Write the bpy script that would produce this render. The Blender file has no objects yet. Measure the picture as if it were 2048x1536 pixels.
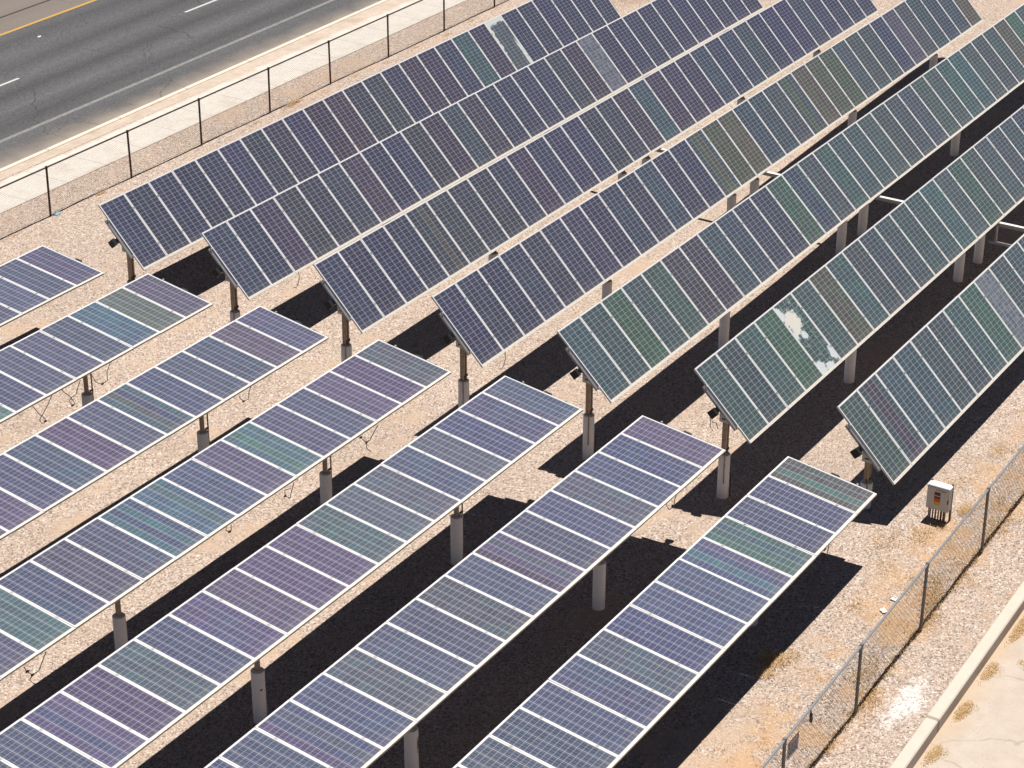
import bpy, math, random
from mathutils import Vector, Matrix, noise
random.seed(7)
scene = bpy.context.scene
C = scene.collection
R = math.radians

# ------------------------------------------------------------------ camera
CAM = Vector((-40.2014, -37.6025, 25.3356)); AZ, EL, RO = 0.55976, -0.468217, 0.0025689
fwd = Vector((math.cos(EL)*math.cos(AZ), math.cos(EL)*math.sin(AZ), math.sin(EL)))
rgt = fwd.cross(Vector((0, 0, 1))).normalized(); upv = rgt.cross(fwd)
r2 = rgt*math.cos(RO) + upv*math.sin(RO); u2 = -rgt*math.sin(RO) + upv*math.cos(RO)
cd = bpy.data.cameras.new('camera'); cam = bpy.data.objects.new('camera', cd); C.objects.link(cam)
M = Matrix((r2, u2, -fwd)).transposed().to_4x4(); M.translation = CAM; cam.matrix_world = M
cd.sensor_width = 36; cd.lens = 36*4388.9/2048; cd.clip_start = .5; cd.clip_end = 3000
scene.camera = cam

# ------------------------------------------------------------------ light
SUN = Vector((0.242, -0.007, 1)).normalized()
w = bpy.data.worlds.new('World'); scene.world = w; w.use_nodes = True
nt = w.node_tree; sky = nt.nodes.new('ShaderNodeTexSky'); sky.sky_type = 'NISHITA'; sky.sun_disc = False
sky.sun_elevation = math.asin(SUN.z); sky.sun_rotation = math.atan2(SUN.x, SUN.y); sky.air_density = .38; sky.dust_density = .05
bg = nt.nodes['Background']; bg.inputs[1].default_value = 0.05; nt.links.new(sky.outputs[0], bg.inputs[0])
ld = bpy.data.lights.new('sun', 'SUN'); ld.energy = 5.0; ld.angle = R(.53); ld.color = (1, .955, .89)
lo = bpy.data.objects.new('sun', ld); C.objects.link(lo); lo.rotation_euler = SUN.to_track_quat('Z', 'Y').to_euler(); lo.location = (0, 0, 60)
scene.view_settings.view_transform = 'Standard'; scene.view_settings.look = 'None'
scene.view_settings.exposure = 0.52; scene.view_settings.gamma = 1

# ------------------------------------------------------------------ helpers
class MB:
    def __init__(s): s.v = []; s.f = []; s.m = []; s.uv = {}
    def quad(s, a, b, c, d, mi=0, uv=None):
        n = len(s.v); s.v += [tuple(a), tuple(b), tuple(c), tuple(d)]; s.f.append((n, n+1, n+2, n+3)); s.m.append(mi)
        if uv: s.uv[len(s.f)-1] = uv
    def box(s, c, d, mi=0, rot=None, taper=1.0):
        n = len(s.v); hx, hy, hz = d[0]/2, d[1]/2, d[2]/2
        for z in (-1, 1):
            t = taper if z > 0 else 1
            for x, y in ((-1, -1), (1, -1), (1, 1), (-1, 1)):
                p = Vector((x*hx*t, y*hy*t, z*hz))
                if rot: p = rot @ p
                s.v.append(tuple(p+Vector(c)))
        for f in ((3, 2, 1, 0), (4, 5, 6, 7), (0, 1, 5, 4), (1, 2, 6, 5), (2, 3, 7, 6), (3, 0, 4, 7)):
            s.f.append(tuple(n+i for i in f)); s.m.append(mi)
    def tube(s, pts, r, seg=8, mi=0, cap=True):
        pts = [Vector(p) for p in pts]; rs = r if isinstance(r, (list, tuple)) else [r]*len(pts)
        n = len(s.v); prev = None
        for i, p in enumerate(pts):
            d = (pts[min(i+1, len(pts)-1)]-pts[max(i-1, 0)]).normalized()
            if prev is None:
                a = d.cross(Vector((0, 0, 1)))
                if a.length < .05: a = d.cross(Vector((0, 1, 0)))
                a.normalize()
            else:
                a = (prev - d*prev.dot(d)).normalized()
            prev = a; b = d.cross(a)
            for k in range(seg):
                t = 2*math.pi*k/seg; s.v.append(tuple(p+(a*math.cos(t)+b*math.sin(t))*rs[i]))
        for i in range(len(pts)-1):
            for k in range(seg):
                k2 = (k+1) % seg; s.f.append((n+i*seg+k, n+i*seg+k2, n+(i+1)*seg+k2, n+(i+1)*seg+k)); s.m.append(mi)
        if cap:
            s.f.append(tuple(n+k for k in reversed(range(seg)))); s.m.append(mi)
            e = n+(len(pts)-1)*seg; s.f.append(tuple(e+k for k in range(seg))); s.m.append(mi)
    def mesh(s, name, mats):
        me = bpy.data.meshes.new(name); me.from_pydata(s.v, [], s.f)
        for m in mats: me.materials.append(m)
        me.polygons.foreach_set('material_index', s.m)
        if s.uv:
            ul = me.uv_layers.new(name='UVMap')
            for pi, uv in s.uv.items():
                for li, q in zip(me.polygons[pi].loop_indices, uv): ul.data[li].uv = q
        me.update(); return me
def link(name, me, parent=None, loc=(0, 0, 0), rot=(0, 0, 0)):
    o = bpy.data.objects.new(name, me); C.objects.link(o); o.location = loc; o.rotation_euler = rot
    if parent: o.parent = parent
    return o
def smooth(o, ang=40):
    for p in o.data.polygons: p.use_smooth = True
    try: o.data.set_sharp_from_angle(angle=R(ang))
    except Exception: pass
def tag(o, label=None, cat=None, group=None, kind=None):
    if label: o['label'] = label
    if cat: o['category'] = cat
    if group: o['group'] = group
    if kind: o['kind'] = kind
    return o
def empty(name, loc, label, cat, group=None):
    o = bpy.data.objects.new(name, None); C.objects.link(o); o.location = loc; o.empty_display_size = .3
    return tag(o, label, cat, group)

# ------------------------------------------------------------------ materials
ALB = .76          # overall reflectance scale of the place (dry desert gravel about 0.3)
class NT:
    def __init__(s, name):
        s.m = bpy.data.materials.new(name); s.m.use_nodes = True; s.t = s.m.node_tree; s.b = s.t.nodes['Principled BSDF']
        s.b.inputs['Specular IOR Level'].default_value = .3
    def n(s, t, **k):
        x = s.t.nodes.new(t)
        for a, b in k.items(): setattr(x, a, b)
        return x
    def l(s, a, b):
        if b.name == 'Base Color': a = s.mix(1, a, (ALB, ALB, ALB), 'MULTIPLY')
        s.t.links.new(a, b)
    def val(s, x, sock):
        if isinstance(x, (int, float)): sock.default_value = x
        else: s.l(x, sock)
    def math(s, op, a, b=0, c=None, clamp=False):
        x = s.n('ShaderNodeMath', operation=op, use_clamp=clamp); s.val(a, x.inputs[0]); s.val(b, x.inputs[1])
        if c is not None: s.val(c, x.inputs[2])
        return x.outputs[0]
    def mix(s, f, a, b, mode='MIX'):
        x = s.n('ShaderNodeMix', data_type='RGBA', blend_type=mode); s.val(f, x.inputs[0])
        for q, i in ((a, 6), (b, 7)):
            if isinstance(q, tuple): x.inputs[i].default_value = (*q[:3], 1)
            else: s.l(q, x.inputs[i])
        return x.outputs[2]
    def noise(s, vec, sc, det=4, rough=.6, dim='3D'):
        x = s.n('ShaderNodeTexNoise', noise_dimensions=dim); x.inputs['Scale'].default_value = sc; x.inputs['Detail'].default_value = det; x.inputs['Roughness'].default_value = rough
        s.l(vec, x.inputs['Vector']); return x.outputs['Fac']
    def vor(s, vec, sc, feat='F1', out='Color'):
        x = s.n('ShaderNodeTexVoronoi', feature=feat); x.inputs['Scale'].default_value = sc; s.l(vec, x.inputs['Vector']); return x.outputs[out]
    def ramp(s, f, stops, interp='LINEAR'):
        x = s.n('ShaderNodeValToRGB'); e = x.color_ramp; e.interpolation = interp
        while len(e.elements) < len(stops): e.elements.new(.5)
        for el, (p, c) in zip(e.elements, stops): el.position = p; el.color = (*c, 1) if isinstance(c, tuple) else (c, c, c, 1)
        s.l(f, x.inputs[0]); return x.outputs[0]
    def bump(s, h, st, dist=.01):
        x = s.n('ShaderNodeBump'); x.inputs['Strength'].default_value = st; x.inputs['Distance'].default_value = dist; s.l(h, x.inputs['Height']); s.l(x.outputs[0], s.b.inputs['Normal'])
    def pos(s): return s.n('ShaderNodeNewGeometry').outputs['Position']
    def sep(s, v):
        x = s.n('ShaderNodeSeparateXYZ'); s.l(v, x.inputs[0]); return x.outputs
    def smap(s, v, a, b, c=0., d=1.):
        x = s.n('ShaderNodeMapRange', interpolation_type='SMOOTHSTEP'); s.val(v, x.inputs[0])
        for i, q in enumerate((a, b, c, d)): x.inputs[i+1].default_value = q
        return x.outputs[0]
def plain(name, col, rough=.6, metal=0., var=.12, sc=8, bump=0.):
    m = NT(name); tc = m.n('ShaderNodeTexCoord').outputs['Object']
    f = m.noise(tc, sc, 5, .65); lo_ = tuple(c*(1-var) for c in col); hi = tuple(min(1, c*(1+var)) for c in col)
    m.l(m.ramp(f, [(.3, lo_), (.7, hi)]), m.b.inputs['Base Color']); m.b.inputs['Roughness'].default_value = rough; m.b.inputs['Metallic'].default_value = metal
    if bump: m.bump(m.noise(tc, sc*6, 3), bump, .01)
    return m.m

def gravel_mat():
    m = NT('gravel'); P = m.pos()
    wob = m.n('ShaderNodeVectorMath', operation='MULTIPLY_ADD'); nn = m.n('ShaderNodeTexNoise'); nn.inputs['Scale'].default_value = 30; m.l(P, nn.inputs['Vector'])
    m.l(nn.outputs['Color'], wob.inputs[0]); wob.inputs[1].default_value = (.02, .02, .02); m.l(P, wob.inputs[2]); Q = wob.outputs[0]; SCG = 27
    vc = m.sep(m.vor(Q, SCG))[0]; vc2 = m.sep(m.vor(Q, 44))[1]
    stones = m.ramp(vc, [(0, (.07, .055, .05)), (.12, (.19, .15, .125)), (.3, (.44, .36, .29)), (.5, (.57, .46, .375)), (.68, (.52, .405, .345)), (.85, (.68, .59, .50)), (1, (.95, .90, .84))])
    small = m.ramp(vc2, [(0, (.15, .11, .09)), (.25, (.40, .31, .25)), (.6, (.57, .455, .37)), (1, (.80, .73, .66))])
    base = m.mix(.45, stones, small)
    # sandy bare soil between, dusty patches
    big = m.noise(P, .35, 5, .62); big2 = m.noise(P, 1.4, 4, .6)
    sand = m.ramp(m.noise(P, 14, 6, .7), [(.3, (.50, .375, .275)), (.7, (.64, .50, .385))])
    f = m.smap(m.math('ADD', big, m.math('MULTIPLY', m.math('SUBTRACT', big2, .5), .35)), .53, .68, 0, .72)
    col = m.mix(f, base, sand)
    # sand heavy lane along the x-direction left of rows 3
    xyz = m.sep(P)
    lane = m.math('MULTIPLY', m.smap(m.math('ABSOLUTE', m.math('ADD', xyz[1], 12.3)), .2, 1.0, .75, 0), m.smap(xyz[0], -6, -4.5, 1, 0))
    col = m.mix(m.math('MULTIPLY', lane, m.smap(big2, .35, .55)), col, sand)
    # orange dry patches beside the right fence
    od = m.smap(m.math('ABSOLUTE', m.math('ADD', xyz[1], 24.0)), .4, 1.3, .85, 0)
    on = m.smap(m.noise(P, .9, 5, .65), .46, .6)
    col = m.mix(m.math('MULTIPLY', m.math('MULTIPLY', od, on), .8), col, m.mix(.25, (.62, .38, .18), col, 'MIX'))
    on2 = m.smap(m.noise(P, .8, 5, .7), .6, .72)
    region = m.smap(xyz[1], -19.5, -21.5)
    col = m.mix(m.math('MULTIPLY', m.math('MULTIPLY', region, on2), .45), col, (.50, .31, .15))
    # white powder spill beside the kerb
    dx = m.math('MULTIPLY', m.math('ADD', xyz[0], 6.25), .85); dy = m.math('MULTIPLY', m.math('ADD', xyz[1], 25.42), 2.5)
    dd = m.math('SQRT', m.math('ADD', m.math('MULTIPLY', dx, dx), m.math('MULTIPLY', dy, dy)))
    pw = m.math('MULTIPLY', m.smap(m.math('ADD', dd, m.math('MULTIPLY', m.math('SUBTRACT', m.noise(P, 4, 7, .8), .5), 3.0)), .2, 1.0, .95, 0), m.smap(vc, .05, .35, .35, 1))
    col = m.mix(pw, col, (.85, .83, .8))
    # slow tone variation
    col = m.mix(1, col, m.ramp(m.noise(P, .12, 3), [(.3, (1.0, .965, .955)), (.7, (1.14, 1.10, 1.08))]), 'MULTIPLY')
    md = m.smap(m.noise(P, .55, 6, .7), .56, .7, 0, .35)   # loose brown litter and stains
    col = m.mix(md, col, (.40, .28, .19))
    m.l(col, m.b.inputs['Base Color']); m.b.inputs['Roughness'].default_value = .95; m.b.inputs['Specular IOR Level'].default_value = .1
    h = m.math('SUBTRACT', m.math('MULTIPLY', vc, .7), m.vor(Q, SCG, out='Distance'))
    m.bump(h, .9, .026)
    return m.m

def asphalt_mat():
    m = NT('asphalt'); P = m.pos(); xyz = m.sep(P)
    fine = m.ramp(m.sep(m.vor(P, 45))[0], [(0, (.072, .072, .078)), (.5, (.110, .110, .117)), (1, (.168, .165, .166))])
    sv = m.n('ShaderNodeMapping'); m.l(P, sv.inputs[0]); sv.inputs['Scale'].default_value = (.06, .8, 1)
    lanes = m.noise(sv.outputs[0], 1.0, 3, .5)
    wheel = m.ramp(m.math('FRACT', m.math('MULTIPLY', m.math('SUBTRACT', xyz[1], 12.2), 1/2.05)), [(0, 1.06), (.5, .74), (1, 1.06)])
    col = m.mix(1, fine, wheel, 'MULTIPLY')
    col = m.mix(1, col, m.ramp(lanes, [(.3, .86), (.7, 1.12)]), 'MULTIPLY')
    # dust near the kerb and on the median
    dn = m.noise(P, .9, 4, .6)
    d = m.smap(m.math('ADD', xyz[1], m.math('MULTIPLY', dn, .9)), 10.5, 12.5, .8, 0)
    col = m.mix(d, col, (.43, .36, .30))
    med = m.smap(xyz[1], 20.3, 20.45, 0, .55)
    col = m.mix(med, col, (.29, .235, .195))
    # cracks: two scales of distorted cell edges, only in places
    wv = m.n('ShaderNodeVectorMath', operation='MULTIPLY_ADD'); nn = m.n('ShaderNodeTexNoise'); nn.inputs['Scale'].default_value = 1.3; nn.inputs['Detail'].default_value = 5; m.l(P, nn.inputs['Vector'])
    m.l(nn.outputs['Color'], wv.inputs[0]); wv.inputs[1].default_value = (.9, .9, 0); m.l(P, wv.inputs[2])
    sc = m.n('ShaderNodeMapping'); m.l(wv.outputs[0], sc.inputs[0]); sc.inputs['Scale'].default_value = (.30, .23, 1)
    e1 = m.vor(sc.outputs[0], 1.0, 'DISTANCE_TO_EDGE', 'Distance')
    ck = m.math('MULTIPLY', m.smap(e1, .0012, .0040, .55, 0), m.smap(m.noise(P, .3, 2), .36, .44))
    e2 = m.vor(wv.outputs[0], 2.2, 'DISTANCE_TO_EDGE', 'Distance')
    ck2 = m.math('MULTIPLY', m.smap(e2, .004, .014, .3, 0), m.smap(m.noise(P, .45, 2), .58, .66))
    col = m.mix(m.math('MAXIMUM', ck, ck2), col, (.035, .033, .035))
    m.l(col, m.b.inputs['Base Color']); m.b.inputs['Roughness'].default_value = .9; m.b.inputs['Specular IOR Level'].default_value = .15
    m.bump(m.noise(P, 90, 2), .3, .006)
    return m.m

def concrete_mat(name, c1_, c2_, joint=None, stain=(.36, .30, .24), st=.35, axis=0, off=0.):
    m = NT(name); P = m.pos(); xyz = m.sep(P)
    col = m.ramp(m.noise(P, 3.0, 8, .7), [(.3, c1_), (.7, c2_)])
    col = m.mix(m.smap(m.noise(P, .8, 6, .7), .5, .72, 0, st), col, stain)
    sp = m.math('LESS_THAN', m.vor(P, 9, out='Distance'), .1)
    col = m.mix(m.math('MULTIPLY', sp, m.math('MULTIPLY', m.smap(m.noise(P, 2.2, 2), .5, .6), .55)), col, (.12, .09, .07))
    if joint:
        j = m.math('ABSOLUTE', m.math('SUBTRACT', m.math('FRACT', m.math('ADD', m.math('DIVIDE', xyz[axis], joint), off)), .5))
        col = m.mix(m.smap(j, .003, .009, .6, 0), col, (.16, .13, .11))
    if name == 'sidewalk_concrete':
        dd = m.math('MULTIPLY', m.math('SUBTRACT', m.noise(P, 1.6, 6, .7), .5), .9)
        e = m.math('MAXIMUM', m.smap(m.math('ADD', xyz[1], dd), 9.35, 9.75), m.smap(m.math('ADD', xyz[1], dd), 7.9, 7.5))
        col = m.mix(m.math('MULTIPLY', e, .85), col, (.50, .40, .32))
    if name == 'lot_paving':
        wv = m.n('ShaderNodeVectorMath', operation='MULTIPLY_ADD'); nn = m.n('ShaderNodeTexNoise'); nn.inputs['Scale'].default_value = 1.6; nn.inputs['Detail'].default_value = 6; m.l(P, nn.inputs['Vector'])
        m.l(nn.outputs['Color'], wv.inputs[0]); wv.inputs[1].default_value = (.8, .8, 0); m.l(P, wv.inputs[2])
        col = m.mix(m.smap(m.vor(wv.outputs[0], .42, 'DISTANCE_TO_EDGE', 'Distance'), .002, .014, .4, 0), col, (.28, .22, .18))
        col = m.mix(m.math('MULTIPLY', m.math('LESS_THAN', m.vor(P, 22, out='Distance'), .16), .55), col, (.24, .18, .14))
        ob = m.smap(m.math('ADD', xyz[1], m.math('MULTIPLY', m.noise(P, 1.1, 5, .7), 1.3)), -26.0, -25.45, 0, .5)
        col = m.mix(ob, col, (.56, .38, .21))
    m.l(col, m.b.inputs['Base Color']); m.b.inputs['Roughness'].default_value = .9; m.b.inputs['Specular IOR Level'].default_value = .15
    m.bump(m.noise(P, 60, 3), .25, .006); return m.m

def paint_mat(name, c, wear):
    m = NT(name); P = m.pos()
    f = m.smap(m.noise(P, 9, 8, .8), wear-.12, wear+.12)
    f2 = m.smap(m.noise(P, 60, 2), .3, .6, .6, 1)
    m.l(m.mix(m.math('MULTIPLY', f, f2), (.15, .145, .14), c), m.b.inputs['Base Color']); m.b.inputs['Roughness'].default_value = .8; return m.m

def cell_mat(name, soil=None):
    m = NT(name); uv = m.n('ShaderNodeUVMap').outputs[0]; U = m.sep(uv); oi = m.n('ShaderNodeObjectInfo'); rnd = oi.outputs['Random']
    cu, cv = m.math('FLOOR', U[0]), m.math('FLOOR', U[1]); fu, fv = m.math('FRACT', U[0]), m.math('FRACT', U[1])
    cell = m.n('ShaderNodeCombineXYZ'); m.l(cu, cell.inputs[0]); m.l(cv, cell.inputs[1]); m.l(m.math('MULTIPLY', rnd, 91.7), cell.inputs[2])
    wn = m.n('ShaderNodeTexWhiteNoise', noise_dimensions='3D'); m.l(cell.outputs[0], wn.inputs[0])
    strip = m.n('ShaderNodeCombineXYZ'); m.l(cu, strip.inputs[0]); m.l(m.math('MULTIPLY', rnd, 57.3), strip.inputs[1])
    ws = m.n('ShaderNodeTexWhiteNoise', noise_dimensions='3D'); m.l(strip.outputs[0], ws.inputs[0])
    base = None
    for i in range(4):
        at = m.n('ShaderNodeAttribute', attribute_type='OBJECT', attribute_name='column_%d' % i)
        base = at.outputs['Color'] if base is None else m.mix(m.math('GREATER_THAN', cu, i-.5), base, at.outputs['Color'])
    # strip to strip and slow tint change along the module, plus cell to cell tone
    base = m.mix(m.smap(ws.outputs[0], .5, 1, 0, .3), base, m.mix(.5, base, (.045, .04, .10)))
    alt = m.math('GREATER_THAN', oi.outputs['Alpha'], .995)
    shift = m.mix(1, base, (.80, 1.35, 1.12), 'MULTIPLY')
    nv = m.n('ShaderNodeVectorMath', operation='MULTIPLY'); m.l(cell.outputs[0], nv.inputs[0]); nv.inputs[1].default_value = (.5, .16, 1)
    base = m.mix(m.math('MULTIPLY', m.smap(m.noise(nv.outputs[0], 1.0, 2), .48, .7, 0, .6), alt), base, shift)
    base = m.mix(m.smap(m.noise(nv.outputs[0], 1.7, 3), .5, .75, 0, .35), base, m.mix(1, base, (1.25, .92, 1.1), 'MULTIPLY'))
    tone = m.math('MULTIPLY_ADD', wn.outputs[0], .2, .9)
    tv = m.n('ShaderNodeCombineXYZ'); [m.l(tone, tv.inputs[i]) for i in range(3)]
    base = m.mix(1, base, tv.outputs[0], 'MULTIPLY')
    # crystalline fleck
    fl = m.ramp(m.noise(uv, 9, 2, .7), [(.35, .93), (.65, 1.07)]); base = m.mix(1, base, fl, 'MULTIPLY')
    # bus bars, parallel to the long side
    bb = m.math('ABSOLUTE', m.math('SUBTRACT', m.math('FRACT', m.math('MULTIPLY', fu, 3.0)), .5))
    base = m.mix(m.smap(bb, .025, .06, .58, 0), base, (.40, .41, .46))
    # white gaps between the cells
    eu = m.math('SUBTRACT', .5, m.math('ABSOLUTE', m.math('SUBTRACT', fu, .5))); ev = m.math('SUBTRACT', .5, m.math('ABSOLUTE', m.math('SUBTRACT', fv, .5)))
    g = m.math('MAXIMUM', m.math('LESS_THAN', eu, .019), m.math('LESS_THAN', ev, .021))
    base = m.mix(m.math('MULTIPLY', g, .8), base, (.64, .63, .63))
    # margin outside the cell field
    o = m.math('MAXIMUM', m.math('MAXIMUM', m.math('LESS_THAN', U[0], 0), m.math('GREATER_THAN', U[0], 4)), m.math('MAXIMUM', m.math('LESS_THAN', U[1], 0), m.math('GREATER_THAN', U[1], 18)))
    base = m.mix(o, base, (.74, .73, .72))
    # dust film, heavier towards the lower edge
    P = m.pos(); du = m.math('MULTIPLY', m.noise(P, 2.5, 6, .7), m.smap(U[1], -.2, 2.2, .30, .10))
    base = m.mix(du, base, (.42, .37, .32))
    drop = m.math('MULTIPLY', m.math('LESS_THAN', m.vor(P, 3.1, out='Distance'), .035), m.math('GREATER_THAN', m.noise(P, .9, 2), .52))
    base = m.mix(m.math('MULTIPLY', drop, .8), base, (.7, .69, .66)); ro = .16
    if soil == 'haze':
        s_ = m.smap(m.noise(P, 7, 7, .8), .36, .72, .05, .40); base = m.mix(s_, base, (.46, .50, .54))
    elif soil == 'foam':
        nz = m.noise(uv, .85, 7, .72)
        def spot(a, b, ra, rb, hard=.25):
            x = m.math('DIVIDE', m.math('SUBTRACT', U[0], a), ra); y = m.math('DIVIDE', m.math('SUBTRACT', U[1], b), rb)
            d = m.math('SQRT', m.math('ADD', m.math('MULTIPLY', x, x), m.math('MULTIPLY', y, y)))
            return m.smap(m.math('ADD', d, m.math('MULTIPLY', m.math('SUBTRACT', nz, .5), 2.4)), 1-hard, 1+hard*.3, 1, 0)
        a = m.math('MAXIMUM', spot(1.35, 13.2, 1.5, 2.6), spot(1.0, 11.6, .9, 2.0)); b_ = m.math('MAXIMUM', spot(.1, 15.6, .8, 2.0), spot(.3, 1.2, .9, 2.0)); c_ = m.math('MAXIMUM', spot(3.9, 2.3, .7, 2.0), spot(1.9, .6, .9, .9)); d_ = m.math('MAXIMUM', spot(.25, 10.2, .35, 1.6), spot(1.5, 9.3, .5, 1.2))
        s_ = m.math('MAXIMUM', m.math('MAXIMUM', a, b_), m.math('MAXIMUM', c_, d_))
        s_ = m.math('MAXIMUM', s_, m.math('MULTIPLY', m.smap(nz, .56, .62), .35))
        base = m.mix(m.math('MULTIPLY', s_, .93), base, m.mix(a, (.62, .68, .70), (.72, .69, .62)))
    elif soil == 'peel':
        nz = m.noise(uv, .6, 7, .72); q = m.math('ADD', m.math('MULTIPLY', U[1], -.02), m.math('MULTIPLY', nz, 1.1))
        edge = m.smap(m.math('ADD', U[0], m.math('MULTIPLY', q, 2.2)), .98, 1.1, 1, 0)
        top = m.smap(m.math('ADD', U[1], m.math('MULTIPLY', nz, 5)), 18.6, 19.3)
        rt = m.math('MULTIPLY', m.smap(m.math('ADD', U[0], m.math('MULTIPLY', nz, .9)), 3.85, 4.0), m.smap(U[1], 11, 7))
        s_ = m.math('MAXIMUM', m.math('MAXIMUM', edge, top), rt)
        base = m.mix(.07, base, (.42, .46, .48)); base = m.mix(m.math('MULTIPLY', s_, .95), base, (.63, .66, .64))
    m.l(base, m.b.inputs['Base Color']); m.b.inputs['Roughness'].default_value = ro; m.b.inputs['Specular IOR Level'].default_value = .5
    m.l(m.math('MULTIPLY_ADD', m.noise(P, 3, 4), .12, ro-.04), m.b.inputs['Roughness'])
    return m.m

M_GR = gravel_mat(); M_AS = asphalt_mat()
M_WALK = concrete_mat('sidewalk_concrete', (.60, .555, .50), (.70, .65, .59), 1.78, (.50, .40, .31), .35)
M_KERB = concrete_mat('kerb_concrete', (.70, .60, .49), (.78, .68, .57), 3.5, (.45, .36, .27), .3, off=.2)
M_KERB2 = concrete_mat('lot_kerb_concrete', (.60, .53, .45), (.66, .585, .50), 7.6, (.52, .43, .34), .25, off=.374)
M_DIRT = concrete_mat('dirt', (.46, .37, .30), (.62, .52, .43), None, (.38, .26, .19), .6)
M_LOT = concrete_mat('lot_paving', (.50, .42, .35), (.58, .50, .425), None, (.46, .375, .30), .45)
M_WHITE = paint_mat('white_road_paint', (.27, .265, .26), .46); M_WHITE2 = paint_mat('bright_road_paint', (.62, .61, .59), .34); M_YEL = paint_mat('yellow_road_paint', (.56, .33, .06), .34)
M_FRAME = plain('panel_frame_aluminium', (.80, .79, .79), .38, .0, .05, 5)
M_LIP = plain('dusty_frame_lip', (.72, .67, .59), .5, 0, .12, 14)
M_EDGE = plain('frame_side_aluminium', (.50, .48, .47), .42, .3, .08, 9)
M_CELL = cell_mat('solar_cells'); M_HAZE = cell_mat('hazy_solar_cells', 'haze'); M_FOAM = cell_mat('foam_stained_cells', 'foam'); M_PEEL = cell_mat('delaminated_cells', 'peel')
M_BACK = plain('back_sheet', (.16, .16, .17), .6)
M_STEEL = plain('galvanised_steel', (.36, .37, .39), .45, .6, .15, 12)
M_BROWN = plain('weathered_post_steel', (.40, .32, .25), .6, .3, .3, 10)
M_SLEEVE = plain('grey_post_sleeve', (1.1, 1.09, 1.08), .75, 0, .12, 6, .15)
M_BLACK = plain('black_plastic', (.018, .018, .02), .5, 0, .2, 10)
M_BOX = plain('light_grey_painted_steel', (.62, .62, .60), .45, 0, .05, 4)
M_FPOST = plain('brown_fence_steel', (.085, .055, .042), .6, .2, .3, 12)
M_FPOST2 = plain('grey_fence_steel', (.20, .195, .20), .5, .5, .25, 12)
M_RAIL2 = plain('galvanised_rail', (.42, .43, .45), .4, .55, .12, 14)
M_WIRE = plain('brown_fence_wire', (.20, .15, .115), .6, .3, .2, 10); M_WIRE2 = plain('grey_fence_wire', (.15, .125, .11), .5, .5, .2, 10)
M_CABLE = plain('brown_cable', (.07, .035, .022), .6)
M_RUST = plain('rust_stain', (.24, .09, .03), .9, 0, .5, 25)
M_RED = plain('red_paint', (.55, .03, .03), .6); M_ORANGE = plain('orange_sticker', (.62, .11, .03), .5); M_YELS = plain('yellow_sticker', (.68, .50, .04), .5)
M_DK = plain('black_sticker', (.045, .03, .035), .5); M_WH = plain('white_sticker', (.70, .70, .70), .5); M_DRED = plain('dark_red_sticker', (.22, .04, .05), .5)
M_GRASS = NT('dry_grass'); _p = M_GRASS.pos(); M_GRASS.l(M_GRASS.ramp(M_GRASS.noise(_p, 9, 3), [(.3, (.62, .38, .17)), (.7, (.86, .62, .33))]), M_GRASS.b.inputs['Base Color']); M_GRASS.b.inputs['Roughness'].default_value = .9; M_GRASS = M_GRASS.m
M_BLUE = plain('blue_plastic', (.24, .44, .56), .5); M_PAPER = plain('white_scrap', (.82, .81, .78), .7)
M_PEB = [plain('pale_stone', (.66, .60, .53), .9, 0, .2, 20), plain('brown_stone', (.30, .22, .17), .9, 0, .3, 20)]

# ------------------------------------------------------------------ ground
PROF = [(400, .19), (5, .19), (2.2, .33), (.8, .37), (-.6, 0), (-3, -.13), (-5.6, -.28), (-6.5, -.33), (-10.5, -.36), (-13, -.29), (-16, -.24), (-19.0, -.2), (-20.7, .62), (-25.5, .62), (-400, .62)]
def gz(y):
    for (y0, z0), (y1, z1) in zip(PROF, PROF[1:]):
        if y1 <= y <= y0: return z0 + (z1-z0)*(y0-y)/(y0-y1)
    return .62
def kline(x): return -25.775 + .0295*(x+.94) if x > -30 else -26.63    # inner edge of the lot kerb
xs = [-400, -80] + [-60+i*2 for i in range(76)] + [120, 400]
ysu = [400, 60, 30, 24]
g = MB()
ys = [400, 60, 24, 9.98, 9.9, 9.7] + [9.7-.5*i for i in range(1, 72)]
ys = [y for y in ys if y > -25.3]
def rise(x, y):
    f = min(1, max(0, (x-9)/24)); e = min(1, max(0, (-1-y)/3))*min(1, max(0, (y+19)/3)); return .52*f*f*(3-2*f)*e
def gnoise(x, y): return rise(x, y) + .035*noise.noise(Vector((x*.25, y*.35, 0))) + .015*noise.noise(Vector((x*1.1, y*1.1, 5))) if -70 < x < 100 and -25 < y < 7 else 0
rows = []
for y in ys: rows.append([(x, y, gz(y)+gnoise(x, y) - (.30 if y > 9.8 else 0)) for x in xs])
rows.append([(x, kline(max(-80, min(90, x)))-.05, .62) for x in xs])
rows.append([(x, kline(max(-80, min(90, x)))-.12, .30) for x in xs])
rows.append([(x, -400, .30) for x in xs])
for r_ in rows: g.v += r_
nx = len(xs)
for j in range(len(rows)-1):
    for i in range(nx-1):
        a = j*nx+i; g.f.append((a, a+nx, a+nx+1, a+1)); g.m.append(0)
o = link('ground', g.mesh('ground', [M_GR])); tag(o, kind='structure', label='pink and tan gravel ground under the solar rows')
smooth(o, 60)
def sheet(name, y0, y1, z, mat, x0=-80, x1=120, label=None, s0=0., s1=0., zz=None, n=20):
    b = MB()
    for i in range(n):
        a = x0+(x1-x0)*i/n; c = x0+(x1-x0)*(i+1)/n
        b.quad((a, y0+s0*a, z), (c, y0+s0*c, z), (c, y1+s1*c, z), (a, y1+s1*a, z))
    return tag(link(name, b.mesh(name, [mat])), kind='structure', label=label)
KS = .0115
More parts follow.
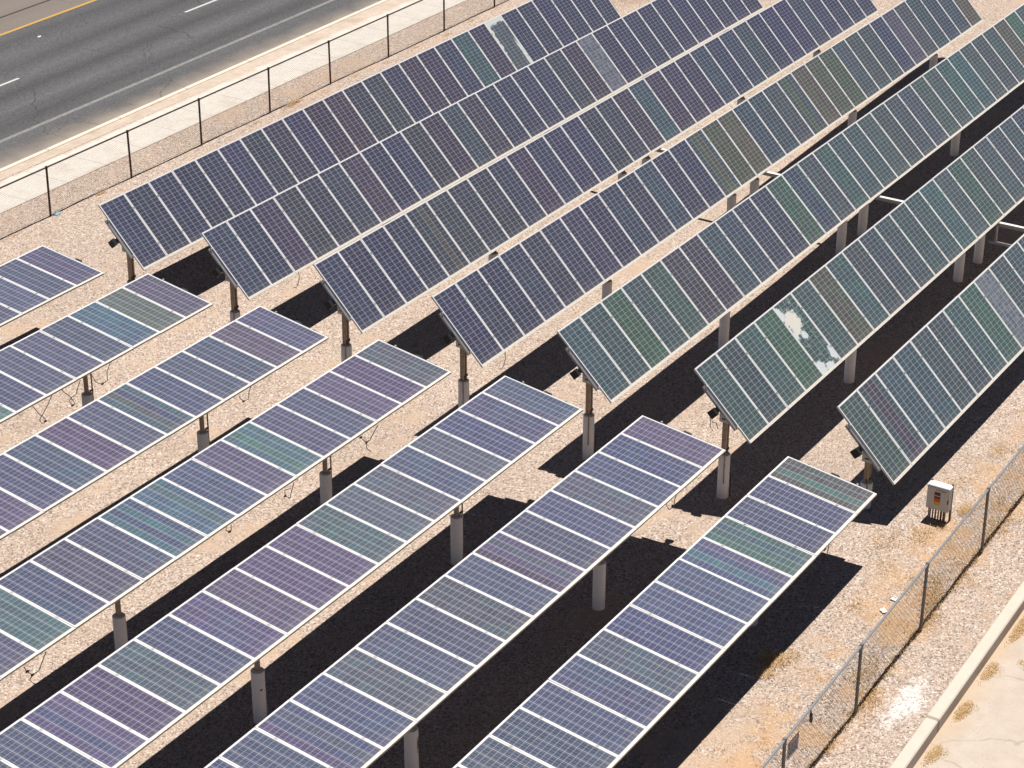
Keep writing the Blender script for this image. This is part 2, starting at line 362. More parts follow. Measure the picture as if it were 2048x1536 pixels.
sheet('road', 10.28, 60, .05, M_AS, -120, 160, 'worn grey asphalt road behind the fence', KS, 0)
sheet('median_crack_band', 21.75, 21.87, .054, plain('tar', (.05, .048, .05), .8), -60, 120, 'dark tar line across the road centre')
sheet('road_marking', 12.20, 12.38, .054, M_WHITE, -60, 120, 'faded white edge line along the road', .008, .008)
sheet('road_marking', 20.18, 20.34, .054, M_YEL, -60, 120, 'yellow centre line on the road', .002, .002)
for a in (10.0, 22.2): sheet('road_marking', 16.14, 16.26, .054, M_WHITE2, a, a+3.05, 'white lane dash on the road', .006, .006, n=2)
def slab(name, y0, y1, zb, zt, mat, x0, x1, s0, s1, label, bev=.02):
    b = MB(); n = 40
    for i in range(n):
        a = x0+(x1-x0)*i/n; c = x0+(x1-x0)*(i+1)/n
        for (ya, za, sa), (yb, zb_, sb) in (((y0, zb, s0), (y0, zt-bev, s0)), ((y0, zt-bev, s0), (y0+bev, zt, s0)), ((y0+bev, zt, s0), (y1-bev, zt, s1)), ((y1-bev, zt, s1), (y1, zt-bev, s1)), ((y1, zt-bev, s1), (y1, zb, s1))):
            b.quad((a, ya+sa*a, za), (c, ya+sa*c, za), (c, yb+sb*c, zb_), (a, yb+sb*a, zb_))
    return tag(link(name, b.mesh(name, [mat])), kind='structure', label=label)
slab('kerb', 10.12, 10.30, -.1, .20, M_KERB, -80, 120, KS, KS, 'pale roadside kerb')
b = MB()
sheet('verge', 9.3, 10.2, .165, M_DIRT, -80, 120, 'narrow strip of bare dirt between kerb and pavement', 0, KS)
slab('pavement', 7.72, 9.52, -.1, .215, M_WALK, -80, 120, .003, .008, 'white concrete pavement along the road', .01)
sheet('parking_lot', -25.93, -80, .43, M_LOT, -80, 120, 'pale dusty paved lot beyond the low kerb', .0295, 0)
slab('lot_kerb', -26.04+.028, -25.747, .2, .73, M_KERB2, -80, 90, .0295, .0295, 'low cream concrete kerb at the lot edge', .025)

# ------------------------------------------------------------------ trackers
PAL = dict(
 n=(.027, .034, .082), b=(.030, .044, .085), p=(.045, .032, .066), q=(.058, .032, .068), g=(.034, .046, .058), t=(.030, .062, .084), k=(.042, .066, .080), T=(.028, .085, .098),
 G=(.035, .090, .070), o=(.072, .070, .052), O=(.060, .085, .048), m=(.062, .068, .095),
 B=(.055, .066, .135), P=(.085, .060, .130), y=(.033, .078, .076), K=(.066, .080, .112), S=(.05, .118, .148), E=(.055, .135, .110), L=(.085, .115, .100), H=(.07, .09, .14), X=(.03, .05, .06))  # front-row codes are paler, sky sheen put into their colour
WORD = dict(q='maroon tinted panel', T='teal tinted panel', G='green tinted panel', o='brown tinted panel', O='olive green panel', S='teal tinted panel', E='green tinted panel', L='grey green panel', P='purple tinted panel', X=None)
PL, PW, TH = 2.125, .988, .048
FS, FT, FB = .024, .030, .060          # frame widths: sides, top end, dusty lower end
def panel_meshes():
    f = MB(); hx, hy = PW/2, PL/2
    f.box((-hx+FS/2, 0, -TH/2), (FS, PL, TH), 0); f.box((hx-FS/2, 0, -TH/2), (FS, PL, TH), 0)
    f.box((0, hy-FT/2, -TH/2), (PW-2*FS, FT, TH), 0); f.box((0, -hy+FB/2, -TH/2), (PW-2*FS, FB, TH), 1)
    f.quad((-hx+FS, hy-FT, -.03), (hx-FS, hy-FT, -.03), (hx-FS, -hy+FB, -.03), (-hx+FS, -hy+FB, -.03), 2)
    fm = f.mesh('panel_frame', [M_FRAME, M_LIP, M_BACK])
    for p in fm.polygons:
        if abs(p.normal.x) > .9 and abs(p.center.x) > hx-.01: p.material_index = 0
    g_ = MB(); x0, x1, y0, y1 = -hx+FS, hx-FS, -hy+FB, hy-FT; mg = .007
    ux = lambda x: (x-x0-mg)/(x1-x0-2*mg)*4; vy = lambda y: (y-y0-mg)/(y1-y0-2*mg)*18
    g_.quad((x0, y0, -.004), (x1, y0, -.004), (x1, y1, -.004), (x0, y1, -.004), 0, [(ux(x0), vy(y0)), (ux(x1), vy(y0)), (ux(x1), vy(y1)), (ux(x0), vy(y1))])
    return fm, g_
FM, GMB = panel_meshes()
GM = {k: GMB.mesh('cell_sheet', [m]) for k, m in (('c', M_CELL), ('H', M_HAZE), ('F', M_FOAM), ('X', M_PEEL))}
rb = MB(); rb.box((0, 0, -.085), (.06, 1.24, .065), 0); rb.box((0, 0, -.052), (.10, 1.24, .004), 0)
for s in (-1, 1):
    rb.box((0, s*.585, -.02), (.014, .035, .07), 1); rb.box((0, s*.585, .008), (.05, .04, .007), 1)
RAIL = rb.mesh('cross_rail', [M_STEEL, M_EDGE])
FORE = ('solar_tracker')
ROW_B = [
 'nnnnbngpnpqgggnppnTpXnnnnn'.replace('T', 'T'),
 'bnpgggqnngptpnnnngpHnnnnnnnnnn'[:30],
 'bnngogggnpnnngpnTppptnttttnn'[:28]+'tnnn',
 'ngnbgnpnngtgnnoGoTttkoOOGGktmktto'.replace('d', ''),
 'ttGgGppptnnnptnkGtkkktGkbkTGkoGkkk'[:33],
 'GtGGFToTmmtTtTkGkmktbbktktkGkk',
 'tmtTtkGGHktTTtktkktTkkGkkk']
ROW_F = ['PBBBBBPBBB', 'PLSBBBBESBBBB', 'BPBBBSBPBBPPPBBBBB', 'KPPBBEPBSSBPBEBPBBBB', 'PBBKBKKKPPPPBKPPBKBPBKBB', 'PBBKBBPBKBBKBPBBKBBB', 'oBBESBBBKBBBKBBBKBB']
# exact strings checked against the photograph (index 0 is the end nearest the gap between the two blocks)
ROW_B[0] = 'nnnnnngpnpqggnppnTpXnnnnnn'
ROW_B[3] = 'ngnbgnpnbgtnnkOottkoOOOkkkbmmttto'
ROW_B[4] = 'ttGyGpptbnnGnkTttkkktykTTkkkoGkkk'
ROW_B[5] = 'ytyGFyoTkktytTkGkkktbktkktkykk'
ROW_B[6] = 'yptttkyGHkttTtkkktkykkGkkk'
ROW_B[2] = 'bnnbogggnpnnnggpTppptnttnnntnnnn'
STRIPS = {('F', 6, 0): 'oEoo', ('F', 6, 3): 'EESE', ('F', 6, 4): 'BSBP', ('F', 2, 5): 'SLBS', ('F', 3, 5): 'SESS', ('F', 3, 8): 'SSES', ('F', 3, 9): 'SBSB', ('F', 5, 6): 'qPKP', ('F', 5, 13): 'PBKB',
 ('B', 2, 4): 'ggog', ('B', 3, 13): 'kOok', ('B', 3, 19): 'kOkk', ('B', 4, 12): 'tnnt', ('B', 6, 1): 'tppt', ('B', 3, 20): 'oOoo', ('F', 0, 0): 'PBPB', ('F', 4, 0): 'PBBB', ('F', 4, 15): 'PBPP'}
DATA = [('B', 0, .073, -.040, 2.348, 47.37), ('B', 1, -.005, -3.645, 2.379, 46.49), ('B', 2, -.015, -7.264, 2.354, 46.52), ('B', 3, -.001, -10.840, 2.336, 46.32), ('B', 4, -.014, -14.442, 2.348, 44.59), ('B', 5, -.005, -18.084, 2.318, 44.63), ('B', 6, -.034, -21.642, 2.341, 45.79),
 ('F', 0, -1.753, .012, 2.384, 7.90), ('F', 1, -1.724, -3.565, 2.393, 9.33), ('F', 2, -1.700, -7.153, 2.369, 8.92), ('F', 3, -1.668, -10.721, 2.360, 8.41), ('F', 4, -1.770, -14.381, 2.421, 7.95), ('F', 5, -1.749, -18.011, 2.403, 7.59), ('F', 6, -1.731, -21.599, 2.393, 8.04)]
SLT = [.95, .97, .93, .88, .93, .93, 1.26]
LAB = {
 ('B', 0): 'steep rear solar row nearest the road fence, with one white peeling panel',
 ('B', 1): 'steep rear solar row second from the road fence, with one hazy pale blue panel',
 ('B', 2): 'steep rear solar row third from the road fence, mostly navy with one teal panel',
 ('B', 3): 'steep rear solar row fourth from the road fence, navy turning olive at its far end',
 ('B', 4): 'steep rear solar row third from the grey fence, green panels at its near end',
 ('B', 5): 'steep teal rear solar row with white foam splattered on its fifth panel',
 ('B', 6): 'steep teal rear solar row nearest the electrical cabinet',
 ('F', 0): 'flat front solar row nearest the road fence, all purple blue',
 ('F', 1): 'flat front solar row second from the road, grey green and teal panels side by side',
 ('F', 2): 'flat front solar row third from the road, one teal panel with olive stripe',
 ('F', 3): 'flat front solar row fourth from the road, with purple, teal and green panels mixed',
 ('F', 4): 'flat front solar row third from the grey fence, purple panels along its middle',
 ('F', 5): 'flat front solar row second from the grey fence, one purple striped panel',
 ('F', 6): 'flat front solar row nearest the grey fence, its end panel olive with green stripe'}
def steel_post_mesh(h):
    b = MB(); b.box((-.045, 0, h/2), (.05, .12, h)); b.box((.045, 0, h/2), (.05, .12, h)); b.box((0, .03, h/2), (.05, .02, h-.01), 1)  # black strip between the channels paints the shade of the gap
    for z in (h*.12, h*.9): b.box((0, -.04, z), (.19, .06, .05), 1)
    return b.mesh('post', [M_BROWN, M_BLACK])
def pole_mesh(h):
    b = MB(); b.tube([(0, 0, 0), (0, 0, h)], .058, 18); b.tube([(0, 0, h-.10), (0, 0, h-.02)], .075, 18)
    return b.mesh('post', [M_BROWN])
def sleeve_mesh(h):
    b = MB(); b.tube([(0, 0, -.15), (0, 0, h-.012), (0, 0, h)], [.137, .137, .128], 28); b.tube([(.0, 0, h-.002), (0, 0, h+.012)], [.09, .085], 16)
    return b.mesh('sleeve', [M_SLEEVE])
CABLES = {
 1: [[(-5.55,2.15),(-5.65,1.94),(-5.72,1.77),(-5.87,1.73),(-6.00,1.80),(-6.12,1.89),(-6.2,2.1)], [(-6.59,2.14),(-6.68,1.94),(-6.81,1.87),(-6.94,1.83),(-7.00,1.73),(-6.93,1.62),(-6.84,1.62),(-6.88,1.74),(-7.01,1.90),(-7.16,2.06),(-7.20,2.14)], [(-7.55,2.16),(-7.70,1.94),(-7.95,1.84),(-8.03,1.72),(-7.93,1.57),(-7.85,1.61),(-7.88,1.72),(-8.00,1.86),(-8.14,2.03),(-8.20,2.16)]],
 2: [[(-4.69,2.17),(-4.76,2.00),(-4.86,1.89),(-5.01,1.88),(-5.08,1.97),(-5.20,2.10)]],
 3: [[(-4.63,2.10),(-4.75,1.96),(-5.01,1.89),(-5.09,1.86),(-5.04,1.67),(-4.97,1.57)], [(-5.09,1.86),(-5.29,2.08)], [(-7.76,2.10),(-7.83,1.88),(-7.96,1.82),(-8.09,1.92),(-8.05,2.03),(-7.91,2.04)], [(-9.92,2.11),(-9.88,1.99),(-9.98,1.98),(-10.09,2.07),(-10.02,2.13)], [(-15.47,2.11),(-15.57,1.91),(-15.74,1.84),(-15.88,1.81),(-15.94,1.71),(-15.87,1.60)], [(-15.88,1.81),(-16.00,1.96),(-16.10,2.13)]],
 5: [[(-3.93,2.23),(-3.98,2.07),(-4.13,2.00),(-4.29,1.98),(-4.4,2.2)]], 6: [[(-3.95,2.2),(-3.98,2.10),(-4.23,2.00),(-4.34,1.91),(-4.4,2.15)]]}
def tracker(side, r, x0, y, h, tilt):
    s = ROW_B[r] if side == 'B' else ROW_F[r]; n = len(s); gy = gz(y)
    root = empty('solar_tracker', (x0, y, gy), LAB[(side, r)], 'solar array', 'rear rows of steeply tilted solar panels' if side == 'B' else 'front rows of nearly flat solar panels')
    sg = 1 if side == 'B' else -1; T = R(tilt); rot = Matrix.Rotation(T, 3, 'X'); hz = h-gy
    rnd = random.Random(r*31+(5 if side == 'B' else 0))
    for i, ch in enumerate(s):
        px = sg*(i+.5); wob = R(rnd.gauss(0, .12))
        fo = link('solar_panel', FM, root, (px, 0, hz+rnd.gauss(0, .0015)), (T+wob, 0, 0))
        key = ch if ch in 'HFX' else 'c'
        co = link('cell_sheet', GM[key], fo)
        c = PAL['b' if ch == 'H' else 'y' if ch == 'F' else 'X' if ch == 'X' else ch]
        j = [1+rnd.uniform(-.09, .09) for _ in range(3)]; v_ = 1+rnd.uniform(-.08, .08)
        gain = 1.0
        cols = STRIPS.get((side, r, i))
        ref, fb = (PAL['n'], .5 if i < 12 or r < 3 else .2) if side == 'B' and r <= 3 else (PAL['k'], .3) if side == 'B' else ((.070, .084, .150), .33)  # view-angle colour drift and front-row sky sheen blended into the cell colours
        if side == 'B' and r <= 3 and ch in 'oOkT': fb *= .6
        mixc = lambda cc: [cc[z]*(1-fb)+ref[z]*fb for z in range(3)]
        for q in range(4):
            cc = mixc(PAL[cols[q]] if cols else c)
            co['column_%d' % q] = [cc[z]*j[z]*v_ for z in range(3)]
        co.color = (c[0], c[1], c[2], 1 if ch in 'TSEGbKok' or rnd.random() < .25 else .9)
        lb = {'X': 'dark panel with white peeling coating', 'F': 'teal panel splattered with white foam', 'H': 'hazy pale blue panel'}.get(ch) or WORD.get(ch)
        if lb: fo['label'] = lb
    for i in range(n+1):
        x = sg*i + (-sg*.035 if i == 0 else sg*.035 if i == n else 0)
        link('cross_rail', RAIL, root, (x, 0, hz), (T, 0, 0))
    tb = MB(); off = rot @ Vector((0, 0, -.20)); a = -.16*sg; e = sg*(n+.1)
    tb.box(((a+e)/2, off.y, hz+off.z), (abs(e-a), .13, .13), 0, rot); tb.box((a-sg*.03, off.y, hz+off.z), (.10, .19, .19), 1, rot)
    link('torque_tube', tb.mesh('torque_tube', [M_STEEL, M_BLACK]), root)
    # posts
    px_ = [.32, 7.45, 14.9, 16.42, 23.6, 30.5] if side == 'B' else [3.65, 10.72, 18.1, 19.6]
    if side == 'B' and r in (0, 1, 2): px_ = [.32, 7.3, 14.6, 16.1, 22.6, 28.5]
    if side == 'B' and r == 0: px_ = [.32, 6.5, 12.4, 13.8, 19.3, 25.6]
    for k, q in enumerate(px_):
        if q > n: continue
        sh = SLT[r]-gy; top = hz-.24
        sp = link('post', steel_post_mesh(top-sh+.1) if side == 'B' else pole_mesh(top-sh+.1), root, (sg*q, off.y*.3, sh-.03))
        if side == 'F': smooth(sp)
        sl = link('sleeve', sleeve_mesh(sh), sp, (0, 0, -(sh-.03))); smooth(sl)
        sp['label'] = 'brown steel post in a pale grey sleeve'
        if (side == 'B' and k == 0) or (side == 'F' and r in (1, 2, 3, 4) and k == 0):
            cb = MB(); dxx = -.13 if side == 'B' else .13
            cb.tube([(dxx, -.07, -sh*.6), (dxx, -.07, top-sh+.05)], .018, 8)
            cb.box((dxx*.8, -.06, .1), (.11, .04, .03), 1)
            if side == 'B': cb.box((dxx*.8, -.06, top-sh-.12), (.11, .04, .03), 1)
            smooth(link('conduit', cb.mesh('conduit', [M_BROWN, M_BLACK]), sp))
        if side == 'B' and k == 0:
            bx = MB(); z0 = hz-.36; bx.box((q-.10, -.02, z0), (.24, .27, .22)); bx.box((q-.10, -.02, z0+.125), (.20, .23, .03)); bx.box((q-.223, -.02, z0-.02), (.006, .14, .03), 1)
            link('bearing_box', bx.mesh('bearing_box', [M_BOX, M_BLACK]), root)
        if side == 'B' and k == 0 and r in (4, 5, 3):
            pw = MB(); x1 = q+.04
            pw.tube([(x1-q, -.145, sh-.45-sh), (x1-q+.02, -.16, sh-.55-sh), (x1-q+.03, -.15, -sh+.05)], .012, 6)
            link('cable', pw.mesh('cable', [M_CABLE]), sp)
        if side == 'F' and r == 4 and k == 1:
            hm = MB(); ring = []
            for a_ in range(18):
                t_ = 2*math.pi*a_/18; ring.append((.0021*16*math.sin(t_)**3, .0021*(13*math.cos(t_)-5*math.cos(2*t_)-2*math.cos(3*t_)-math.cos(4*t_))))
            ha = R(-118)
            vs = [(math.cos(ha+u_/.137)*.1385, math.sin(ha+u_/.137)*.1385, -.36+v_) for u_, v_ in ring]
            hm.v = vs; hm.f = [tuple(range(18))]; hm.m = [0]
            link('painted_heart', hm.mesh('painted_heart', [M_RED]), sp)
        if side == 'F' and r == 5 and k == 1:
            rs = MB(); rs2 = random.Random(3)
            for a_ in range(9):
                t_ = R(-75+a_*7-20); z1 = -.12-rs2.random()*.15; z2 = z1-.18-rs2.random()*.35
                c_, s_ = math.cos(t_)*.1385, math.sin(t_)*.1385; c2_, s2_ = math.cos(t_+R(4+3*rs2.random()))*.1385, math.sin(t_+R(4+3*rs2.random()))*.1385
                rs.quad((c_, s_, z2), (c2_, s2_, z2+.05), (c2_, s2_, z1), (c_, s_, z1+.03))
            link('rust_streaks', rs.mesh('rust_streaks', [M_RUST]), sp)
    if side == 'B' and r == 5:
        mm = MB(); mm.tube([(-.28, off.y-.02, hz-.30), (-.1, off.y-.05, hz-.42), (.02, off.y-.04, hz-.62)], .01, 6); mm.tube([(-.22, off.y+.05, hz-.25), (-.3, off.y, hz-.45), (-.18, off.y-.02, hz-.6)], .008, 6)
        link('cable', mm.mesh('cable', [M_CABLE]), root)
    if side == 'F' and r in CABLES:
        yy = -1.03*math.cos(T)
        for pts in CABLES[r]:
            cb = MB(); cb.tube([(q[0]-x0, yy+.04*math.sin(i*2.1), q[1]-gy) for i, q in enumerate(pts)], .009, 6)
            mi = len(pts)//2; d_ = Vector((pts[mi][0]-x0, yy, pts[mi][1]-gy)); cb.box(d_, (.07, .03, .03))
            link('cable', cb.mesh('cable', [M_CABLE]), root)
    if side == 'B' and r in (1, 3):
        cb = MB(); xx = {1: 2.1, 3: 1.0}[r]; yy = -.74; zz = hz-.75
        cb.tube([(xx, yy, zz), (xx+.02, yy, zz-.2), (xx-.05, yy, zz-.35), (xx-.15, yy, zz-.42), (xx-.25, yy, zz-.36)], .009, 6)
        link('cable', cb.mesh('cable', [M_CABLE]), root)
    return root
TR = {}
for d in DATA: TR[(d[0], d[1])] = tracker(*d)

# drive beam that links the rear rows
db = empty('drive_beam', (15.6, -11, 0), 'long steel beam with a white sunlit top crossing under the rear solar rows', 'steel beam')
bm = MB(); bm.box((0, 0, 1.47), (.10, 24, .10), 0); bm.box((0, 0, 1.524), (.12, 24, .008), 1); link('beam', bm.mesh('beam', [M_STEEL, M_FRAME]), db)  # white top plate over grey sides paints the sunlit top into the colour
for r in range(7):
    y = DATA[r][3]; ar = MB(); rt = Matrix.Rotation(R(-20), 3, 'X'); ar.box((.0, y+11+.16, 1.9), (.08, .12, .95), 0, rt); ar.box((0, y+11+.3, 1.47), (.2, .3, .2), 1); link('lever_arm', ar.mesh('lever_arm', [M_BROWN, M_BLACK]), db)
db2 = empty('drive_strut', (15.55, -19.9, 0), 'thin lower steel strut between the last two rear solar rows', 'steel strut')
bm = MB(); bm.box((0, 0, .92), (.07, 2.6, .06), 0); bm.box((0, 1.1, 1.2), (.05, .05, .56)); link('bar', bm.mesh('bar', [M_RAIL2]), db2)

# ------------------------------------------------------------------ fences
def fence(name, xs_, yf, zg, H, mp, mr, mw, wr, label, step=.062, sign=1):
    x0, x1 = xs_[0], xs_[-1]
    root = empty(name, (x0, yf(x0), zg), label, 'fence')
    L = lambda x, z: (x-x0, yf(x)-yf(x0), z)
    b = MB(); b.tube([L(x, H) for x in xs_], .026, 10); smooth(link('top_rail', b.mesh('top_rail', [mr]), root))
    rr = random.Random(9)
    for x in xs_:
        b = MB(); lean = rr.uniform(-.03, .03)
        b.tube([L(x, -.1), L(x+lean*.5, H*.5), L(x+lean, H-.02)], .033, 10); b.tube([L(x+lean, H-.045), L(x+lean, H+.04)], [.04, .036], 10); b.tube([L(x-.04+lean, H), L(x+.04+lean, H)], .035, 10)
        smooth(link('post', b.mesh('post', [mp]), root))
    # chain link: two families of diagonal wires, slightly slack
    b = MB(); n = int((x1-x0+H)/step)
    for fam in (0, 1):
        for i in range(n):
            xa = x0-H+i*step; pts = []
            for k in range(4):
                z = .03+(H-.04)*k/3; x = xa+z if fam == 0 else xa+H-z
                pts.append((x, z))
            pts = [(min(max(x, x0), x1), z) for x, z in pts if x0 <= x <= x1]
            if len(pts) < 2: continue
            b.tube([(p[0]-x0, yf(p[0])-yf(x0)+.03*noise.noise(Vector((p[0]*.8, p[1], 2)))+(.006 if fam else -.006)+.035, p[1]) for p in pts], wr, 3, cap=False)
    b.tube([(x0-x0+i*.25, .035+.02*math.sin(i*.9), .05+.02*math.sin(i*1.7)) if False else (i*.25, yf(x0+i*.25)-yf(x0)+.035+.015*math.sin(i*.9), .05+.015*math.sin(i*1.7)) for i in range(int((x1-x0)/.25))], wr*1.7, 5)
    tag(link('wire_mesh', b.mesh('wire_mesh', [mw]), root))
    return root
f1 = fence('chain_link_fence', [-6.8, -3.2, .35, 3.95, 7.62, 11.05, 14.66, 18.1, 21.62, 25.25, 28.75, 32.3, 35.8], lambda x: 6.36+.004*(x-8), .19, 1.55, M_FPOST, M_FPOST, M_WIRE, .0019, 'brown chain link fence between the solar rows and the road', .075)
f2 = fence('chain_link_fence', [-24.5, -21.1, -17.6, -14.1, -10.62, -7.17, -3.77, -.16, 3.4, 6.9, 10.4, 13.9, 17.4, 20.9], lambda x: -24.545+.0245*x, .62, 1.57, M_FPOST2, M_RAIL2, M_WIRE2, .0030, 'grey galvanised chain link fence between the solar rows and the lot kerb', .125)

# sign wired to the grey fence
yS = -24.545+.0245*-9.85+.075
sg_ = empty('warning_sign', (-10.05, yS, 1.66), 'small white warning sign with a dark red header on the grey fence', 'sign')
b = MB(); b.box((0, 0, 0), (.46, .006, .40)); link('plate', b.mesh('plate', [M_WH]), sg_)
b = MB()
for yy in (-.005, .005):
    b.box((0, yy, .095), (.40, .003, .15), 0)
    for z, ww in ((-.03, .42), (-.08, .36), (-.13, .40)): b.box((0, yy, z), (ww, .003, .02), 1)
for z, ww in ((.12, .30), (.07, .34)):
    for yy in (-.0075, .0075): b.box((0, yy, z), (ww, .002, .022), 2)
link('lettering', b.mesh('lettering', [plain('faded_red', (.42, .20, .19), .6), plain('faded_ink', (.30, .28, .29), .6), M_WH]), sg_)
hg = empty('hanging_strap', (-9.33, -24.77, 0), 'black strap hanging from the grey fence rail', 'strap')
b = MB(); b.tube([(0, .04, 2.18), (.01, .07, 2.0), (.03, .07, 1.90)], .014, 8); b.tube([(.03, .07, 1.90), (.05, .07, 1.72), (.055, .07, 1.70)], [.032, .034, .02], 8); smooth(link('strap', b.mesh('strap', [M_BLACK]), hg))

# ------------------------------------------------------------------ electrical cabinet
eb = empty('electrical_cabinet', (.62, -23.20, .62), 'light grey electrical cabinet on short legs with warning stickers, beside the grey fence', 'electrical box')
b = MB(); b.box((.0, 0, .62), (.22, .56, .60)); b.box((-.116, 0, .62), (.014, .535, .575)); link('housing', b.mesh('housing', [M_BOX]), eb)
b = MB(); b.box((.01, 0, .937), (.26, .58, .022), 0); b.box((0, 0, .952), (.22, .54, .01), 0); link('lid', b.mesh('lid', [M_FRAME]), eb)
def stick(name, items, y0, y1, z0, z1, mi):
    b = MB(); b.box((-.1255, -(y0+y1)/2, (z0+z1)/2), (.003, abs(y1-y0), abs(z1-z0)), mi)
    for k, (a, c, d, e, q) in enumerate(items): b.box((-.1275, -(a+c)/2, (d+e)/2), (.0012, abs(c-a), abs(e-d)), q)
    link(name, b.mesh(name, [M_DK, M_DRED, M_WH, M_RED, M_ORANGE, M_YELS, M_BLACK]), eb)
stick('nameplate', [(-.05, .05, .853, .862, 2)], -.06, .06, .845, .870, 3)
stick('nameplate', [(.09, .18, .85, .856, 2)], .08, .19, .84, .865, 0)
stick('warning_sticker', [(-.07, .05, .735, .78, 1), (-.06, .04, .765, .771, 2), (-.06, .04, .75, .756, 2), (-.075, .055, .695, .715, 2), (-.085, .065, .62, .66, 3), (-.085, .065, .54, .62, 4), (-.085, .065, .462, .54, 5)]
      , -.085, .065, .46, .80, 0)
b = MB(); b.box((-.125, -.265, .60), (.03, .02, .09), 0); link('latch', b.mesh('latch', [M_BLACK]), eb)
for yy in (.265, -.265):
    b = MB(); b.box((.12, yy, .46), (.045, .045, 1.06)); link('leg', b.mesh('leg', [M_FPOST2]), eb)
for yy, rr_, mm_ in ((.20, .024, M_BROWN), (.13, .020, M_BROWN), (.06, .024, M_BROWN), (-.01, .020, M_BROWN), (-.08, .024, M_FPOST), (-.16, .036, M_FPOST2)):
    b = MB(); b.tube([(0, yy, -.1), (0, yy, .33)], rr_, 10); smooth(link('conduit', b.mesh('conduit', [mm_]), eb))

eb.scale = (.92, .92, .93)
# ------------------------------------------------------------------ dry plants
def grass(name, spots, label, seed):
    rr = random.Random(seed); b = MB()
    for (cx, cy, sx, sy, n, h) in spots:
        for _ in range(n):
            a = rr.uniform(0, 6.283); q = math.sqrt(rr.random())*rr.choice((.5, .8, 1, 1)); x = cx+math.cos(a)*q*sx; y = cy+math.sin(a)*q*sy
            z = gz(y) if y > -26.0 else .43
            hh = h*rr.uniform(.4, 1.2); t = rr.uniform(0, 6.283); lx, ly = math.cos(t)*hh*rr.uniform(.3, 1.6), math.sin(t)*hh*rr.uniform(.3, 1.6); wx, wy = -math.sin(t)*.004, math.cos(t)*.004
            b.v += [(x-wx, y-wy, z), (x+wx, y+wy, z), (x+lx*.5+wx, y+ly*.5+wy, z+hh*.75), (x+lx*.5-wx, y+ly*.5-wy, z+hh*.75), (x+lx, y+ly, z+hh*.8)]
            k = len(b.v)-5; b.f += [(k, k+1, k+2, k+3), (k+3, k+2, k+4)]; b.m += [0, 0]
    return tag(link(name, b.mesh(name, [M_GRASS])), label, 'dry grass', kind='stuff')
lot = []
for (cx, cy, L_, n) in ((-5.70, -26.36, .40, 900), (-4.15, -26.30, .40, 700), (-2.25, -26.27, .66, 1500), (-7.35, -26.42, .36, 650), (-3.5, -26.75, .12, 90), (-1.2, -26.2, .3, 700), (.6, -26.15, .35, 800)):
    lot.append((cx, cy, L_, .13, n, .026)); lot.append((cx+L_*.35, cy-.05, L_*.6, .2, n//4, .024)); lot.append((cx-L_*.2, cy+.02, L_*1.3, .1, n//4, .03))
grass('dry_grass', lot, 'golden dry grass tufts along the foot of the lot kerb', 1)
fs = []; rr = random.Random(4)
for x in [-14+.33*i for i in range(90)]:
    d = noise.noise(Vector((x*.55, 3.3, 0)))
    if d > -.12: fs.append((x, -24.545+.0245*x+rr.uniform(-.15, .45), .3, .28, int(60+330*max(0, d)), .07))
for x in [-14+.2*i for i in range(130)]: fs.append((x, -24.545+.0245*x+rr.uniform(-.03, .08), .12, .06, 22, .11))
grass('dry_grass', fs, 'straw coloured dry grass along the foot of the grey fence', 2)
sp = [(-6.4, -22.55, .35, .3, 420, .12), (-6.2, -22.8, .5, .2, 260, .08), (-6.9, -22.7, .25, .2, 160, .10), (-.9, -22.6, .7, .45, 420, .06), (-.2, -23.2, .5, .3, 300, .06), (1.35, -23.6, .35, .2, 420, .07), (.4, -23.35, .25, .15, 150, .05), (-1.9, -23.0, .5, .4, 220, .05), (-3.6, -23.1, .3, .25, 120, .07), (-2.0, -23.8, .4, .3, 140, .06), (2.3, -22.9, .4, .3, 160, .05), (4.4, -23.2, .5, .3, 200, .05), (-.3, -21.3, .7, .5, 250, .04), (-.8, -20.6, .6, .4, 160, .04), (32.1, 2.4, 1.2, .8, 800, .05)]
sp += [(13.5+i*1.9, 6.15+.1*math.sin(i*3), .4, .15, 60, .07) for i in range(8)] + [(6.1, 6.25, .35, .08, 160, .08), (2.2, 6.2, .5, .07, 60, .06), (15.9, 6.28, .5, .1, 300, .08)]
rr = random.Random(11)
for _ in range(110): sp.append((rr.uniform(-14, 10), rr.uniform(-24.2, -22.0), .18, .14, 18, .05))
for _ in range(160): sp.append((rr.uniform(-20, 24), rr.uniform(-19, 5), .12, .1, 5, .045))
grass('dry_grass', sp, 'scattered brown dry weeds on the gravel between the rows', 3)

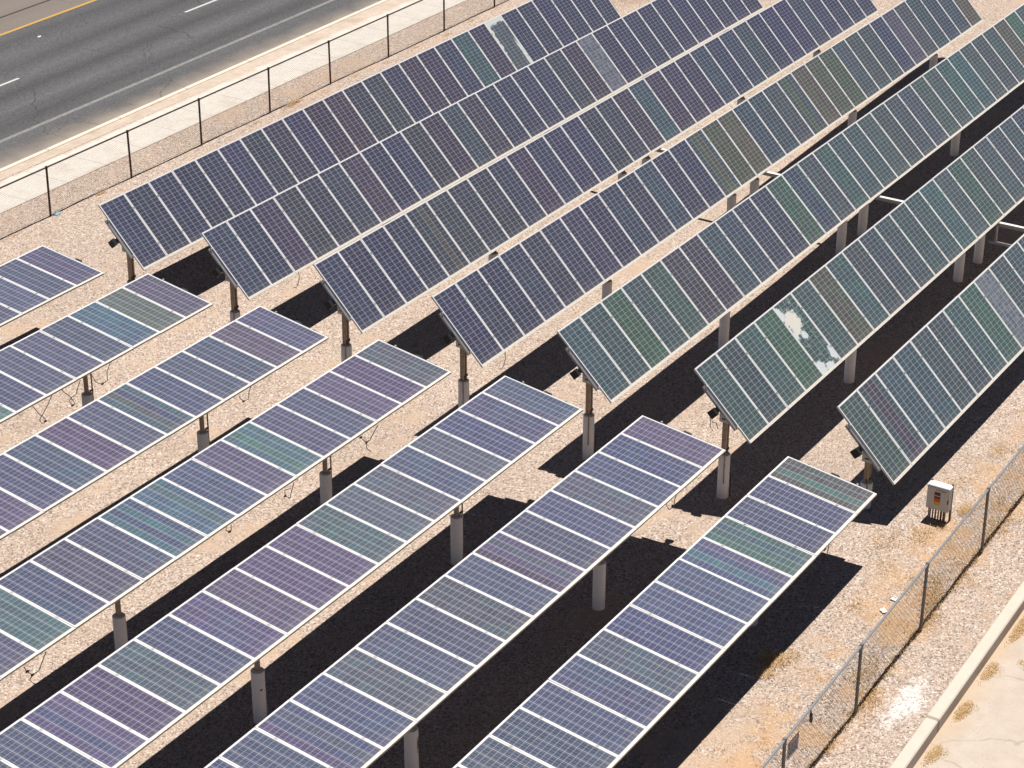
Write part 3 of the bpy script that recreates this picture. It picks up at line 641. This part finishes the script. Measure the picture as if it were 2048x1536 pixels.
# ------------------------------------------------------------------ loose gravel stones (real relief over the sheet)
rr = random.Random(21); sb = MB()
def stone(b, x, y, z, s, mi):
    k = len(b.v); a = rr.random()*6.28; ca, sa = math.cos(a), math.sin(a); e = s*rr.uniform(.6, 1)
    for dx, dy, dz in ((-1, -.8, 0), (1, -.7, 0), (.9, .8, 0), (-.8, 1, 0), (-.4, -.4, .8), (.5, -.3, 1), (.3, .5, .7)):
        b.v.append((x+(dx*ca-dy*sa)*s*.5, y+(dx*sa+dy*ca)*e*.5, z+dz*s*.45*rr.uniform(.7, 1.1)))
    for f in ((0, 1, 5, 4), (1, 2, 6, 5), (2, 3, 6), (3, 0, 4), (3, 4, 6), (4, 5, 6)): b.f.append(tuple(k+i for i in f)); b.m.append(mi)
for _ in range(26000):
    t = rr.random(); x = -26+t*t*55+rr.random()*4; y = rr.uniform(-25.5, 7.4)
    stone(sb, x, y, gz(y)+gnoise(x, y)-.004, rr.choice((.018, .022, .028, .035, .045)), 0 if rr.random() < .62 else 1)
tag(link('loose_gravel', sb.mesh('loose_gravel', M_PEB)), 'loose pale and brown gravel stones scattered over the ground', 'gravel', kind='stuff')

# ------------------------------------------------------------------ litter
def scrap(name, x, y, z, s, mat, label, cat, seed):
    r_ = random.Random(seed); b = MB(); n = 5; k = 0
    for j in range(n+1):
        for i in range(n+1): b.v.append(((i/n-.5)*s*r_.uniform(.85, 1.1), (j/n-.5)*s*.7*r_.uniform(.85, 1.1), .01+s*.25*abs(noise.noise(Vector((i*.9, j*.8, seed))))))
    for j in range(n):
        for i in range(n): a = j*(n+1)+i; b.f.append((a, a+1, a+n+2, a+n+1)); b.m.append(0)
    o = link(name, b.mesh(name, [mat]), None, (x, y, z), (0, 0, r_.random()*3)); return tag(o, label, cat)
scrap('plastic_scrap', 4.17, 6.28, .2, .22, M_BLUE, 'crumpled light blue plastic scrap at the foot of the brown fence', 'litter', 1)
scrap('paper_scrap', -2.99, -23.71, .63, .13, M_PAPER, 'white paper scrap beside the grey fence, nearer the cabinet', 'litter', 2)
scrap('paper_scrap', -3.51, -23.71, .63, .16, M_PAPER, 'white paper scrap beside the grey fence, nearer the warning sign', 'litter', 3)
scrap('paper_scrap', 16.9, 18.9, .06, .16, M_PAPER, 'tiny white scrap lying on the road by the yellow line', 'litter', 4)
b = MB(); b.tube([(0, 0, .02), (.35, -.02, .05), (.8, .03, .03)], [.012, .016, .01], 6)
tag(link('wooden_stick', b.mesh('wooden_stick', [plain('pale_wood', (.55, .38, .30), .8)]), None, (-12.7, -10.0, -.29), (0, 0, R(-35))), 'pale stick lying in the shade between two front solar rows', 'stick')
